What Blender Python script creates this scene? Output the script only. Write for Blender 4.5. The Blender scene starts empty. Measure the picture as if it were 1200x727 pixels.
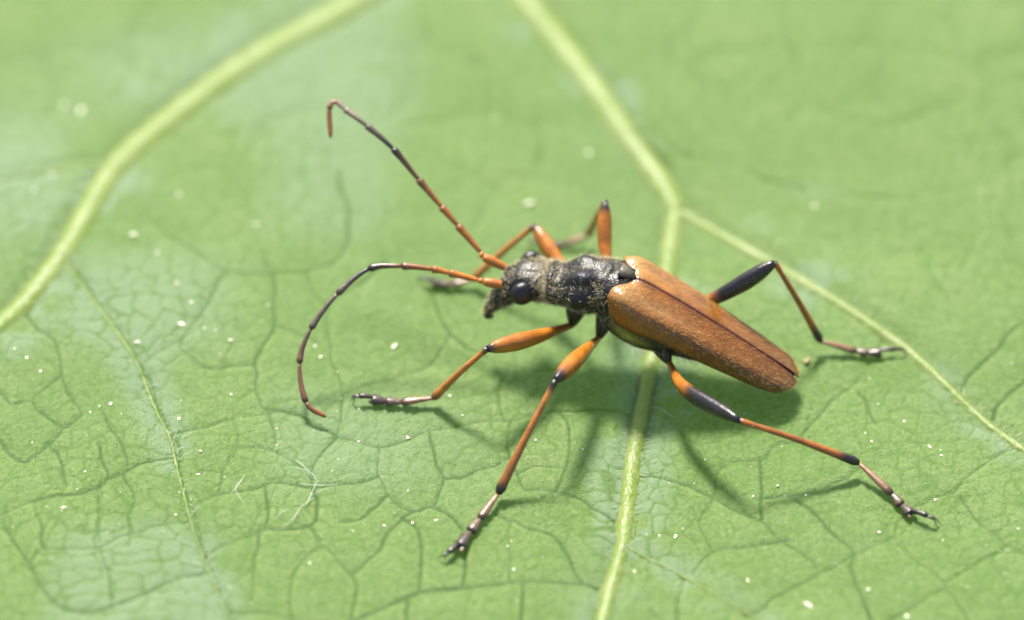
import bpy, math, random
import numpy as np
from mathutils import Vector

random.seed(7)
rng = np.random.default_rng(11)
SC = bpy.context.scene
COL = SC.collection

# ------------------------------------------------------------------ camera
# 1 unit = 1 cm.  The leaf lies near z = 0; the camera looks down at it.
SC.unit_settings.scale_length = 0.01
K = 1.0 / 320.0                       # photograph pixel -> cm at the subject
ELEV = math.radians(45.0)
DIST = 16.0
LENS = 36.0 * DIST / (1200 * K)
cam_d = bpy.data.cameras.new('camera')
cam = bpy.data.objects.new('camera', cam_d)
COL.objects.link(cam)
CPOS = Vector((0, -DIST * math.cos(ELEV), DIST * math.sin(ELEV)))
CFWD = Vector((0, math.cos(ELEV), -math.sin(ELEV)))
CUP = Vector((0, math.sin(ELEV), math.cos(ELEV)))
cam.location = CPOS
cam.rotation_euler = (math.pi / 2 - ELEV, 0, 0)
cam_d.sensor_width = 36.0
cam_d.lens = LENS
cam_d.clip_start = 0.1
cam_d.clip_end = 3000.0
cam_d.dof.use_dof = True
SC.camera = cam


def P(px, py, h=0.0):
    """World point at height h (photograph pixels above the leaf plane) seen at px, py."""
    r = CFWD * DIST + Vector((1, 0, 0)) * ((px - 600) * K) + CUP * ((363.5 - py) * K)
    t = (h * K - CPOS.z) / r.z
    return CPOS + r * t


cam_d.dof.focus_distance = (P(600, 535, 0) - CPOS).dot(CFWD)
cam_d.dof.aperture_fstop = LENS * 1e-3 / 0.66

# ------------------------------------------------------------------ world, sun, exposure
SUN_EL = math.radians(57.5)
SUN_AZ = math.atan2(-0.23, 0.97)      # from +Y towards +X
w = bpy.data.worlds.new('World')
SC.world = w
w.use_nodes = True
nt = w.node_tree
sky = nt.nodes.new('ShaderNodeTexSky')
sky.sky_type = 'NISHITA'
sky.sun_disc = False
sky.sun_elevation = SUN_EL
sky.sun_rotation = SUN_AZ
sky.air_density = 1.0
sky.dust_density = 2.0                # thin bright haze: a whitish sky
sky.ozone_density = 0.2
bg = nt.nodes['Background']
bg.inputs['Strength'].default_value = 0.10
nt.links.new(sky.outputs[0], bg.inputs['Color'])

sun_d = bpy.data.lights.new('sun', 'SUN')
sun_d.energy = 4.6
sun_d.angle = math.radians(10.0)       # softened by thin cloud
sun_d.color = (1.0, 0.955, 0.88)
sun = bpy.data.objects.new('sun', sun_d)
COL.objects.link(sun)
sdir = Vector((math.sin(SUN_AZ) * math.cos(SUN_EL), math.cos(SUN_AZ) * math.cos(SUN_EL), math.sin(SUN_EL)))
sun.rotation_euler = sdir.to_track_quat('Z', 'Y').to_euler()
sun.location = sdir * 40

SC.view_settings.view_transform = 'Standard'
SC.view_settings.look = 'None'
SC.view_settings.gamma = 1.0
SC.view_settings.use_curve_mapping = False
SC.view_settings.exposure = 1.27
SC.render.engine = 'CYCLES'
SC.cycles.max_bounces = 6
SC.cycles.use_denoising = True
SC.cycles.denoising_input_passes = 'RGB_ALBEDO_NORMAL'
SC.cycles.denoising_prefilter = 'ACCURATE'


# ------------------------------------------------------------------ helpers
def V(p):
    return np.array(p, dtype=float)


def tag(o, label=None, cat=None, group=None, kind=None):
    if label: o['label'] = label
    if cat: o['category'] = cat
    if group: o['group'] = group
    if kind: o['kind'] = kind
    return o


def empty(name, loc=(0, 0, 0), parent=None):
    o = bpy.data.objects.new(name, None)
    COL.objects.link(o)
    o.location = loc
    o.empty_display_size = 0.1
    if parent:
        o.parent = parent
    return o


def make_mesh(name, verts, faces, mat, parent=None, colors=None, smooth=True, attrs=None):
    """faces: (n,3) / (n,4) array, list of such arrays, or a list of tuples."""
    me = bpy.data.meshes.new(name)
    verts = np.asarray(verts, dtype=np.float32)
    if isinstance(faces, np.ndarray):
        n, k = faces.shape
        me.vertices.add(len(verts)); me.vertices.foreach_set('co', verts.ravel())
        me.loops.add(n * k); me.loops.foreach_set('vertex_index', faces.astype(np.int32).ravel())
        me.polygons.add(n)
        me.polygons.foreach_set('loop_start', np.arange(0, n * k, k, dtype=np.int32))
        me.update(calc_edges=True)
    else:
        me.from_pydata(verts.tolist(), [], faces)
        me.update()
    if smooth:
        me.polygons.foreach_set('use_smooth', np.ones(len(me.polygons), dtype=bool))
    if colors is not None:
        c = np.ones((len(verts), 4), dtype=np.float32); c[:, :3] = colors
        a = me.color_attributes.new('Col', 'FLOAT_COLOR', 'POINT')
        a.data.foreach_set('color', c.ravel())
    for k_, v_ in (attrs or {}).items():
        a = me.attributes.new(k_, 'FLOAT', 'POINT')
        a.data.foreach_set('value', np.asarray(v_, dtype=np.float32).ravel())
    me.materials.append(mat)
    o = bpy.data.objects.new(name, me)
    COL.objects.link(o)
    if parent:
        o.parent = parent
    return o


def catmull(pts, n, closed=False):
    """Centripetal-ish Catmull-Rom through pts, n samples for each span; also the span parameter."""
    p = np.asarray(pts, dtype=float)
    ext = np.vstack([2 * p[0] - p[1], p, 2 * p[-1] - p[-2]])
    out, par = [], []
    for i in range(len(p) - 1):
        a, b, c, d = ext[i:i + 4]
        for k in range(n):
            t = k / n
            out.append(0.5 * ((2 * b) + (c - a) * t + (2 * a - 5 * b + 4 * c - d) * t * t + (3 * b - a - 3 * c + d) * t ** 3))
            par.append(i + t)
    out.append(p[-1]); par.append(len(p) - 1)
    return np.array(out), np.array(par)


def frames(path, up=(0, 0, 1)):
    t = np.gradient(path, axis=0)
    t /= np.linalg.norm(t, axis=1)[:, None] + 1e-12
    ups = np.array(up, float)
    n = np.zeros_like(t)
    v = ups - t[0] * ups.dot(t[0])
    if np.linalg.norm(v) < 1e-3:
        v = np.array([1.0, 0, 0]) - t[0] * t[0][0]
    v /= np.linalg.norm(v)
    for i in range(len(t)):
        v = v - t[i] * v.dot(t[i]); v /= np.linalg.norm(v)
        n[i] = v
    return t, np.cross(t, n), n


def sweep(path, ra, rb=None, nseg=14):
    """Closed tube of elliptic section along path; ra sideways, rb along the 'up' normal."""
    path = np.asarray(path, float)
    ra = np.asarray(ra, float); rb = ra if rb is None else np.asarray(rb, float)
    t, b, n = frames(path)
    th = np.linspace(0, 2 * np.pi, nseg, endpoint=False)
    v = path[:, None, :] + np.cos(th)[None, :, None] * (b * ra[:, None])[:, None, :] + np.sin(th)[None, :, None] * (n * rb[:, None])[:, None, :]
    m = len(path)
    verts = np.vstack([v.reshape(-1, 3), path[:1], path[-1:]])
    f = []
    for i in range(m - 1):
        for j in range(nseg):
            k = (j + 1) % nseg
            f.append((i * nseg + j, i * nseg + k, (i + 1) * nseg + k, (i + 1) * nseg + j))
    a, z = m * nseg, m * nseg + 1
    for j in range(nseg):
        k = (j + 1) % nseg
        f.append((a, k, j)); f.append((z, (m - 1) * nseg + j, (m - 1) * nseg + k))
    return verts, f


def ring_colors(cols, nseg):
    c = np.repeat(np.asarray(cols), nseg, axis=0)
    return np.vstack([c, cols[0], cols[-1]])


def interp_rows(x, xs, rows):
    rows = np.asarray(rows, float)
    return np.stack([np.interp(x, xs, rows[:, k]) for k in range(rows.shape[1])], axis=1)


def join(parts):
    vs, fs, cs, off = [], [], [], 0
    for v, f, c in parts:
        vs.append(v); cs.append(c)
        fs += [tuple(i + off for i in q) for q in f]
        off += len(v)
    return np.vstack(vs), fs, np.vstack(cs)


def ellipsoid(c, ax, nu=20, nv=14):
    """ax: three axis vectors (scaled)."""
    vs, f = [], []
    for i in range(nv + 1):
        ph = math.pi * i / nv
        for j in range(nu):
            th = 2 * math.pi * j / nu
            vs.append(c + ax[0] * math.sin(ph) * math.cos(th) + ax[1] * math.sin(ph) * math.sin(th) + ax[2] * math.cos(ph))
    for i in range(nv):
        for j in range(nu):
            k = (j + 1) % nu
            f.append((i * nu + j, (i + 1) * nu + j, (i + 1) * nu + k, i * nu + k))
    return np.array(vs), f


def vnoise(x, y, scale, seed):
    """Smooth 2-D value noise in [-1, 1]."""
    r = np.random.default_rng(seed).uniform(-1, 1, (256, 256))
    u = x * scale + 100; v = y * scale + 100
    i = np.floor(u).astype(int); j = np.floor(v).astype(int)
    fu = u - i; fv = v - j
    fu = fu * fu * fu * (fu * (fu * 6 - 15) + 10); fv = fv * fv * fv * (fv * (fv * 6 - 15) + 10)
    a = r[i % 256, j % 256]; b = r[(i + 1) % 256, j % 256]; c = r[i % 256, (j + 1) % 256]; d = r[(i + 1) % 256, (j + 1) % 256]
    return (a * (1 - fu) + b * fu) * (1 - fv) + (c * (1 - fu) + d * fu) * fv


def sstep(a, b, x):
    t = np.clip((x - a) / (b - a), 0, 1)
    return t * t * (3 - 2 * t)


# ------------------------------------------------------------------ materials
def new_mat(name):
    m = bpy.data.materials.new(name)
    m.use_nodes = True
    n = m.node_tree.nodes
    return m, m.node_tree, n['Principled BSDF']


def node(nt, kind, **kw):
    n = nt.nodes.new(kind)
    for k, v in kw.items():
        setattr(n, k, v)
    return n


def chitin(name, rough, bump_scale=0, bump=0.0, sss=0.0, coat=0.0, voro=False, spec=0.5, var=0.25):
    m, t, p = new_mat(name)
    a = node(t, 'ShaderNodeAttribute', attribute_name='Col')
    tc = node(t, 'ShaderNodeTexCoord')
    nz = node(t, 'ShaderNodeTexNoise'); nz.inputs['Scale'].default_value = 22; nz.inputs['Detail'].default_value = 6
    t.links.new(tc.outputs['Object'], nz.inputs['Vector'])
    mr = node(t, 'ShaderNodeMapRange')
    mr.inputs['From Min'].default_value = 0.3; mr.inputs['From Max'].default_value = 0.7
    mr.inputs['To Min'].default_value = 1 - var; mr.inputs['To Max'].default_value = 1 + var
    t.links.new(nz.outputs['Fac'], mr.inputs['Value'])
    mx = node(t, 'ShaderNodeVectorMath', operation='SCALE')
    t.links.new(a.outputs['Color'], mx.inputs[0]); t.links.new(mr.outputs[0], mx.inputs['Scale'])
    t.links.new(mx.outputs[0], p.inputs['Base Color'])
    p.inputs['Roughness'].default_value = rough
    p.inputs['Specular IOR Level'].default_value = spec
    p.inputs['Coat Weight'].default_value = coat
    p.inputs['Coat Roughness'].default_value = 0.15
    if sss:
        p.inputs['Subsurface Weight'].default_value = sss
        p.inputs['Subsurface Radius'].default_value = (0.03, 0.012, 0.004)
        p.inputs['Subsurface Scale'].default_value = 1.0
    if bump:
        if voro:
            tx = node(t, 'ShaderNodeTexVoronoi'); out = tx.outputs['Distance']
        else:
            tx = node(t, 'ShaderNodeTexNoise'); tx.inputs['Detail'].default_value = 4; out = tx.outputs['Fac']
        tx.inputs['Scale'].default_value = bump_scale
        t.links.new(tc.outputs['Object'], tx.inputs['Vector'])
        b = node(t, 'ShaderNodeBump'); b.inputs['Strength'].default_value = bump; b.inputs['Distance'].default_value = 0.006
        t.links.new(out, b.inputs['Height']); t.links.new(b.outputs[0], p.inputs['Normal'])
    return m


M_LEG = chitin('orange_chitin', 0.34, 90, 0.35, sss=0.35, coat=0.15)
M_BODY = chitin('black_chitin', 0.36, 130, 0.25, voro=True, spec=0.4)
M_WING = chitin('brown_wing_case', 0.30, 95, 0.30, sss=0.12, coat=0.12, voro=True, spec=0.45)
M_EYE = chitin('black_eye', 0.34, 260, 0.2, voro=True, var=0.0)
M_HAIR = chitin('pale_hair', 0.4, spec=0.6, var=0.0)


def leaf_material():
    m, t, p = new_mat('leaf_green')
    L = t.links.new
    tc = node(t, 'ShaderNodeTexCoord')

    def attr(nm):
        return node(t, 'ShaderNodeAttribute', attribute_name=nm).outputs['Fac']

    def noise(scale, detail=5, rough=0.55):
        n = node(t, 'ShaderNodeTexNoise')
        n.inputs['Scale'].default_value = scale; n.inputs['Detail'].default_value = detail; n.inputs['Roughness'].default_value = rough
        L(tc.outputs['Object'], n.inputs['Vector'])
        return n.outputs['Fac']

    def mix(fac, c1, c2):
        n = node(t, 'ShaderNodeMix', data_type='RGBA')
        for s, v in ((n.inputs[6], c1), (n.inputs[7], c2)):
            if isinstance(v, tuple): s.default_value = (*v, 1)
            else: L(v, s)
        if isinstance(fac, float): n.inputs[0].default_value = fac
        else: L(fac, n.inputs[0])
        return n.outputs[2]

    def rng_(val, a, b, c=0.0, d=1.0):
        n = node(t, 'ShaderNodeMapRange', interpolation_type='SMOOTHSTEP')
        for k, v in zip(('From Min', 'From Max', 'To Min', 'To Max'), (a, b, c, d)):
            n.inputs[k].default_value = v
        L(val, n.inputs['Value'])
        return n.outputs[0]

    c = mix(rng_(noise(1.3, 6), 0.35, 0.68), (0.110, 0.190, 0.030), (0.156, 0.226, 0.050))
    c = mix(rng_(noise(3.6, 4), 0.50, 0.66, 0, 0.55), c, (0.085, 0.172, 0.012))
    c = mix(rng_(attr('rim'), 0.0, 1.0, 0, 0.6), c, (0.205, 0.270, 0.050))
    c = mix(rng_(noise(7.0, 6), 0.42, 0.75, 0, 0.55), c, (0.175, 0.242, 0.070))
    c = mix(rng_(noise(30.0, 5, 0.7), 0.52, 0.66, 0, 0.5), c, (0.062, 0.132, 0.012))
    c = mix(rng_(noise(66.0, 3, 0.7), 0.60, 0.72, 0, 0.7), c, (0.26, 0.33, 0.13))  # glints of the skin painted in as pale flecks
    c = mix(rng_(noise(48.0, 4), 0.46, 0.70, 0, 0.7), c, (0.056, 0.125, 0.010))
    c = mix(rng_(noise(125.0, 2, 0.7), 0.5, 0.66, 0, 0.75), c, (0.045, 0.105, 0.008))
    c = mix(rng_(noise(118.0, 2, 0.7), 0.44, 0.26, 0, 0.8), c, (0.27, 0.34, 0.13))  # finest painted glints
    c = mix(rng_(attr('bloom_sheen'), 0.0, 1.0, 0, 0.62), c, (0.195, 0.268, 0.165))  # waxy paleness and sky sheen together, painted into the base colour
    c = mix(rng_(attr('fine'), 0.2, 0.9, 0, 0.8), c, (0.064, 0.136, 0.006))
    c = mix(rng_(attr('crease'), 0.10, 0.72, 0, 0.96), c, (0.030, 0.084, 0.005))  # darker green of the small veins, with the groove's shadow painted in
    # scattered dark pin-prick spots and short scars
    v = node(t, 'ShaderNodeTexVoronoi'); v.inputs['Scale'].default_value = 9.0
    L(tc.outputs['Object'], v.inputs['Vector'])
    c = mix(rng_(v.outputs['Distance'], 0.03, 0.07, 0.8, 0.0), c, (0.03, 0.09, 0.012))
    L(c, p.inputs['Base Color'])
    L(rng_(noise(140, 3), 0.3, 0.7, 0.30, 0.62), p.inputs['Roughness'])
    p.inputs['Specular IOR Level'].default_value = 0.7
    p.inputs['Sheen Weight'].default_value = 0.06
    p.inputs['Sheen Roughness'].default_value = 0.4
    b1 = node(t, 'ShaderNodeBump'); b1.inputs['Strength'].default_value = 1.0; b1.inputs['Distance'].default_value = 0.009
    L(noise(130, 3, 0.7), b1.inputs['Height'])
    b2 = node(t, 'ShaderNodeBump'); b2.inputs['Strength'].default_value = 0.12; b2.inputs['Distance'].default_value = 0.02
    L(noise(34, 3, 0.6), b2.inputs['Height']); L(b1.outputs[0], b2.inputs['Normal'])
    L(b2.outputs[0], p.inputs['Normal'])
    # a thin blade lets some of the light from below through
    tr = node(t, 'ShaderNodeBsdfTranslucent'); tr.inputs['Color'].default_value = (0.36, 0.62, 0.03, 1)
    ms = node(t, 'ShaderNodeMixShader'); ms.inputs[0].default_value = 0.27
    L(p.outputs[0], ms.inputs[1]); L(tr.outputs[0], ms.inputs[2])
    L(ms.outputs[0], t.nodes['Material Output'].inputs['Surface'])
    return m


def vein_material(name, lo, hi):
    m, t, p = new_mat(name)
    L = t.links.new
    tc = node(t, 'ShaderNodeTexCoord')
    n = node(t, 'ShaderNodeTexNoise'); n.inputs['Scale'].default_value = 9; n.inputs['Detail'].default_value = 7
    L(tc.outputs['Object'], n.inputs['Vector'])
    r = node(t, 'ShaderNodeValToRGB')
    r.color_ramp.elements[0].position = 0.3; r.color_ramp.elements[0].color = (*lo, 1)
    r.color_ramp.elements[1].position = 0.7; r.color_ramp.elements[1].color = (*hi, 1)
    L(n.outputs['Fac'], r.inputs['Fac']); L(r.outputs[0], p.inputs['Base Color'])
    p.inputs['Roughness'].default_value = 0.36
    p.inputs['Specular IOR Level'].default_value = 0.5
    n2 = node(t, 'ShaderNodeTexNoise'); n2.inputs['Scale'].default_value = 60; n2.inputs['Detail'].default_value = 4
    L(tc.outputs['Object'], n2.inputs['Vector'])
    b = node(t, 'ShaderNodeBump'); b.inputs['Strength'].default_value = 0.6; b.inputs['Distance'].default_value = 0.012
    L(n2.outputs['Fac'], b.inputs['Height']); L(b.outputs[0], p.inputs['Normal'])
    tr = node(t, 'ShaderNodeBsdfTranslucent'); tr.inputs['Color'].default_value = (0.55, 0.72, 0.04, 1)
    ms = node(t, 'ShaderNodeMixShader'); ms.inputs[0].default_value = 0.3
    L(p.outputs[0], ms.inputs[1]); L(tr.outputs[0], ms.inputs[2])
    L(ms.outputs[0], t.nodes['Material Output'].inputs['Surface'])
    return m


def plain(name, color, rough=0.6, var=0.3, scale=30):
    m, t, p = new_mat(name)
    tc = node(t, 'ShaderNodeTexCoord')
    n = node(t, 'ShaderNodeTexNoise'); n.inputs['Scale'].default_value = scale; n.inputs['Detail'].default_value = 6
    t.links.new(tc.outputs['Object'], n.inputs['Vector'])
    r = node(t, 'ShaderNodeValToRGB')
    r.color_ramp.elements[0].position = 0.3; r.color_ramp.elements[0].color = (*[c * (1 - var) for c in color], 1)
    r.color_ramp.elements[1].position = 0.7; r.color_ramp.elements[1].color = (*[min(1, c * (1 + var)) for c in color], 1)
    t.links.new(n.outputs['Fac'], r.inputs['Fac']); t.links.new(r.outputs[0], p.inputs['Base Color'])
    p.inputs['Roughness'].default_value = rough
    return m


M_LEAF = leaf_material()
M_VEIN = vein_material('vein_pale_green', (0.145, 0.205, 0.032), (0.225, 0.27, 0.085))
M_VEINLET = vein_material('veinlet_green', (0.085, 0.155, 0.014), (0.14, 0.205, 0.035))
M_SOIL = plain('meadow_ground', (0.075, 0.115, 0.022), 0.9, 0.5, 0.4)
M_DUST = plain('pollen', (0.78, 0.74, 0.55), 0.35, 0.2)
M_FLAKE = plain('dry_flake', (0.30, 0.21, 0.10), 0.7)
M_FIBRE = plain('white_fibre', (0.5, 0.52, 0.42), 0.4, 0.1)

# ------------------------------------------------------------------ ground far below the leaf
gx, gy = np.meshgrid(np.linspace(-1500, 1500, 61), np.linspace(-1500, 1500, 61), indexing='ij')
gz = -70 + 4 * vnoise(gx, gy, 0.05, 3)
gi = np.arange(60 * 60); gi = (gi // 60) * 61 + gi % 60
ground = make_mesh('ground', np.stack([gx.ravel(), gy.ravel(), gz.ravel()], 1), np.stack([gi, gi + 61, gi + 62, gi + 1], 1), M_SOIL)
tag(ground, kind='structure')

# ------------------------------------------------------------------ the leaf
# main veins: pixel path, half-width in px at start and end
MAIN = [
    ([(548, -86), (470, -40), (400, 2), (330, 40), (270, 78), (200, 132), (150, 178), (128, 205), (100, 255), (70, 306), (35, 350), (0, 384), (-60, 440), (-140, 520)], 20, 10),
    ([(548, -86), (590, -40), (628, 5), (680, 72), (735, 148), (775, 200), (793, 232)], 17, 12),
    ([(793, 232), (830, 254), (880, 284), (940, 320), (1000, 357), (1060, 397), (1110, 440), (1150, 475), (1200, 512), (1280, 570), (1400, 650)], 8, 5),
    ([(793, 232), (787, 270), (783, 300), (775, 350), (768, 395), (758, 440), (748, 490), (741, 530), (736, 575), (729, 628), (714, 680), (702, 735), (690, 820), (684, 900)], 11, 7.5),
    ([(72, 304), (92, 334), (130, 385), (160, 428), (182, 480), (199, 513), (207, 547), (218, 590), (230, 632), (242, 664), (262, 712), (280, 760), (330, 860)], 4.2, 2.4),
    ([(128, 195), (95, 196), (50, 205), (0, 215), (-80, 238)], 5.5, 3),
    ([(731, 626), (750, 637), (767, 645), (800, 660), (833, 681), (867, 701), (913, 728), (980, 770)], 3.6, 2.0),
    ([(548, -86), (690, -150), (900, -230), (1200, -300), (1600, -330)], 15, 8),
    ([(548, -86), (420, -140), (200, -190), (-100, -200), (-400, -180)], 15, 8),
    ([(735, 148), (830, 180), (960, 215), (1100, 225)], 2.2, 1.2),
]
TERT = [
    [(78, 306), (98, 335), (136, 386), (166, 428), (188, 480), (205, 514), (213, 548), (224, 591), (236, 633), (248, 664), (268, 712), (276, 735)],
    [(0, 609), (40, 592), (60, 584), (112, 576), (128, 563), (165, 548), (205, 532)],
    [(5, 611), (33, 664), (60, 704), (97, 718), (117, 719), (150, 706), (194, 686), (240, 670)],
    [(113, 578), (117, 641), (125, 672), (134, 704)], [(33, 664), (53, 647), (117, 644), (155, 626), (190, 617), (222, 612)],
    [(43, 590), (53, 645)], [(55, 523), (70, 540), (78, 572)], [(72, 501), (57, 521), (27, 542), (0, 519)], [(97, 488), (72, 501), (50, 484)],
    [(114, 524), (129, 562)], [(120, 484), (133, 508), (147, 540), (146, 555)], [(147, 558), (157, 588), (150, 608), (155, 624)],
    [(200, 509), (240, 499), (284, 487), (327, 480)],
    [(224, 594), (254, 579), (284, 572), (311, 566), (324, 562), (354, 564), (400, 563), (445, 551)],
    [(237, 651), (267, 636), (291, 624), (311, 617), (364, 611), (371, 584), (367, 551), (378, 527), (394, 504)],
    [(260, 709), (291, 714), (341, 716), (351, 721), (400, 722), (417, 716)], [(304, 622), (297, 671), (292, 714)],
    [(341, 715), (347, 664), (378, 636), (398, 654), (410, 666)], [(378, 636), (364, 612)], [(311, 566), (314, 594), (311, 617)],
    [(274, 490), (277, 524), (261, 554), (257, 576)], [(277, 524), (317, 524), (354, 544), (367, 549)], [(314, 484), (320, 514), (317, 524)],
    [(25, 364), (43, 392), (67, 409), (70, 445), (87, 472), (97, 488)], [(0, 459), (15, 474), (37, 472), (50, 486)], [(37, 472), (67, 445)],
    [(165, 432), (200, 409), (211, 405), (213, 415), (243, 432), (273, 429), (297, 425), (300, 418), (320, 385), (322, 332), (310, 305)],
    [(297, 425), (303, 455), (307, 475), (327, 479), (353, 482), (394, 504)], [(180, 266), (233, 302), (263, 322), (300, 322), (360, 315), (400, 296), (408, 250), (396, 200)],
    [(263, 324), (245, 359), (228, 385), (211, 405)], [(320, 385), (350, 389), (372, 400)], [(360, 315), (367, 342), (385, 356)],
    [(394, 504), (417, 509), (443, 516), (477, 506), (510, 496), (534, 491), (560, 485), (596, 483), (614, 480), (660, 473), (693, 471), (740, 474)],
    [(443, 516), (445, 551), (457, 578), (484, 588), (507, 584), (544, 611)], [(504, 500), (510, 531), (522, 554), (507, 584)], [(522, 554), (544, 549), (567, 537), (600, 530)],
    [(400, 606), (430, 594), (452, 572)], [(398, 654), (410, 666), (427, 651), (450, 628), (470, 598), (484, 588)], [(410, 666), (415, 684), (412, 715)],
    [(417, 716), (450, 703), (490, 686), (540, 678), (587, 675), (634, 673), (681, 674), (708, 676)], [(470, 598), (494, 618), (490, 684)],
    [(570, 590), (590, 598), (614, 606), (641, 616), (661, 634), (677, 661), (684, 672)],
    [(596, 486), (599, 521), (607, 545), (614, 565), (651, 566), (675, 572), (699, 585), (722, 598)], [(657, 474), (669, 509), (663, 539), (651, 565)], [(608, 547), (627, 538), (662, 540)],
    [(597, 602), (599, 672)], [(614, 675), (610, 727)], [(545, 615), (543, 676)], [(475, 694), (480, 727)],
    [(752, 545), (780, 549), (803, 557), (833, 568), (856, 585), (890, 599), (913, 621), (944, 641), (960, 662)],
    [(875, 708), (887, 703), (917, 684), (960, 664), (990, 648), (1014, 634), (1047, 621), (1054, 598), (1084, 578), (1121, 564), (1134, 547), (1168, 524), (1188, 506)],
    [(930, 575), (954, 594), (974, 614), (1000, 640), (997, 656), (1014, 691), (1030, 735)],
    [(1047, 621), (1067, 644), (1094, 663), (1111, 681), (1127, 701), (1141, 735)], [(1108, 676), (1148, 651), (1178, 628), (1148, 598), (1127, 570)], [(1178, 628), (1210, 645)],
    [(924, 622), (877, 631), (833, 636), (810, 656)], [(833, 636), (820, 600), (835, 570)], [(836, 568), (850, 532), (890, 529), (904, 514), (940, 500), (980, 459), (1000, 442), (1020, 417), (1035, 388)],
    [(890, 529), (894, 568), (893, 598)], [(894, 575), (944, 571), (987, 554), (1010, 540)], [(1125, 455), (1135, 435), (1163, 405), (1200, 370), (1260, 350)],
    [(1165, 482), (1173, 462), (1200, 435)], [(1006, 452), (1016, 462), (1026, 482), (1030, 488)],
    [(505, 340), (530, 380), (560, 402), (600, 420), (650, 428)], [(600, 420), (585, 450), (590, 484)], [(455, 300), (420, 330), (385, 356), (390, 420), (400, 455), (394, 504)],
    [(400, 455), (450, 440), (500, 425), (530, 380)], [(1030, 727), (1080, 700), (1111, 681)], [(760, 700), (790, 720), (800, 660)],
]


def ground_path(px, n=8, wobble=0.0):
    a = V([P(x, y, 0)[:2] for x, y in px])
    p = catmull(a, n)[0]
    if wobble:                                          # no crease is a ruled line
        p = p + wobble * np.stack([vnoise(p[:, 0], p[:, 1], 13, 21), vnoise(p[:, 0], p[:, 1], 13, 22)], 1)
    return p


XS = np.concatenate([np.linspace(-9, -2.7, 60, endpoint=False), np.arange(-2.7, 2.7, 0.0065), np.linspace(2.7, 9, 60)])
YS = np.concatenate([np.linspace(-7, -1.85, 50, endpoint=False), np.arange(-1.85, 2.1, 0.0072), np.linspace(2.1, 7.5, 55)])
GX, GY = np.meshgrid(XS, YS, indexing='ij')
FAR = 9.0


def dist_field(paths, reach, widths=None):
    """Distance from each grid vertex to the nearest of the paths (and that path's half-width there)."""
    d = np.full(GX.shape, FAR); wf = np.zeros(GX.shape)
    for k, p in enumerate(paths):
        for i in range(len(p) - 1):
            a, b = p[i], p[i + 1]
            x0, x1 = min(a[0], b[0]) - reach, max(a[0], b[0]) + reach
            y0, y1 = min(a[1], b[1]) - reach, max(a[1], b[1]) + reach
            i0, i1 = np.searchsorted(XS, x0), np.searchsorted(XS, x1)
            j0, j1 = np.searchsorted(YS, y0), np.searchsorted(YS, y1)
            if i1 <= i0 or j1 <= j0:
                continue
            sx, sy = GX[i0:i1, j0:j1], GY[i0:i1, j0:j1]
            e = b - a
            u = np.clip(((sx - a[0]) * e[0] + (sy - a[1]) * e[1]) / (e @ e + 1e-12), 0, 1)
            q = np.hypot(sx - a[0] - u * e[0], sy - a[1] - u * e[1])
            blk = d[i0:i1, j0:j1]; m = q < blk
            blk[m] = q[m]
            if widths is not None:
                w0, w1 = widths[k]
                wl = w0 + (w1 - w0) * (i + u) / (len(p) - 1)
                wf[i0:i1, j0:j1][m] = wl[m]
    return d, wf


def voronoi_edge(x, y, cell, seed):
    """Distance (in cells) to the border of warped Voronoi cells."""
    r = np.random.default_rng(seed).uniform(0.12, 0.88, (256, 256, 2))
    u = x / cell + 90; v = y / cell + 90
    i0 = np.floor(u).astype(int); j0 = np.floor(v).astype(int)
    f1 = np.full(u.shape, 9.0); f2 = np.full(u.shape, 9.0)
    for di in (-1, 0, 1):
        for dj in (-1, 0, 1):
            i = i0 + di; j = j0 + dj
            c = r[i % 256, j % 256]
            q = np.hypot(i + c[..., 0] - u, j + c[..., 1] - v)
            n1 = np.minimum(f1, q); f2 = np.minimum(f2, np.maximum(f1, q)); f1 = n1
    return f2 - f1


MAIN_P = [ground_path(p) for p, a, b in MAIN]
dM, wM = dist_field(MAIN_P, 0.6, [(a * K, b * K) for p, a, b in MAIN])
_trng = np.random.default_rng(5)
dT, sT = dist_field([ground_path(p, 6, 0.010) for p in TERT], 0.5, [tuple(_trng.uniform(0.72, 1.15, 2)) if i > 0 else (1, .8) for i in range(len(TERT))])
wx = GX + 0.05 * vnoise(GX, GY, 5, 31) + 0.02 * vnoise(GX, GY, 16, 32)
wy = GY + 0.05 * vnoise(GX, GY, 5, 33) + 0.02 * vnoise(GX, GY, 16, 34)
untr = sstep(0.16, 0.42, np.minimum(dT, dM * 1.2))
eB = voronoi_edge(wx, wy, 0.36, 41) * 0.36 * 0.5
eF = voronoi_edge(wx, wy, 0.078, 42) * 0.078 * 0.5
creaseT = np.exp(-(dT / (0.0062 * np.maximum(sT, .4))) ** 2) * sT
rim = np.exp(-((dT - 0.016) / 0.006) ** 2) * sT * sstep(-.3, .5, vnoise(GX, GY, 5, 45))
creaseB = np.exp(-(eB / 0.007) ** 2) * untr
patch = sstep(-0.2, 0.5, vnoise(GX, GY, 2.2, 43))
fine = np.exp(-(eF / 0.0055) ** 2) * (0.72 + 0.28 * patch)
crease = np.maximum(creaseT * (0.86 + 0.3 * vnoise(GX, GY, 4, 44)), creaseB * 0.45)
offM = np.maximum(dM - wM, 0)
Z = 0.055 * vnoise(GX, GY, 0.55, 51) + 0.018 * vnoise(GX, GY, 1.6, 52) + 0.006 * vnoise(GX, GY, 5, 53)
pil = np.minimum(dT, np.where(untr > 0.05, np.minimum(eB + (1 - untr) * 0.2, dT), dT))
Z += 0.010 * (1 - np.exp(-(np.minimum(pil, 0.6) / 0.05)))           # the blade swells between the creases
Z -= 0.0065 * crease + 0.0022 * fine
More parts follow.
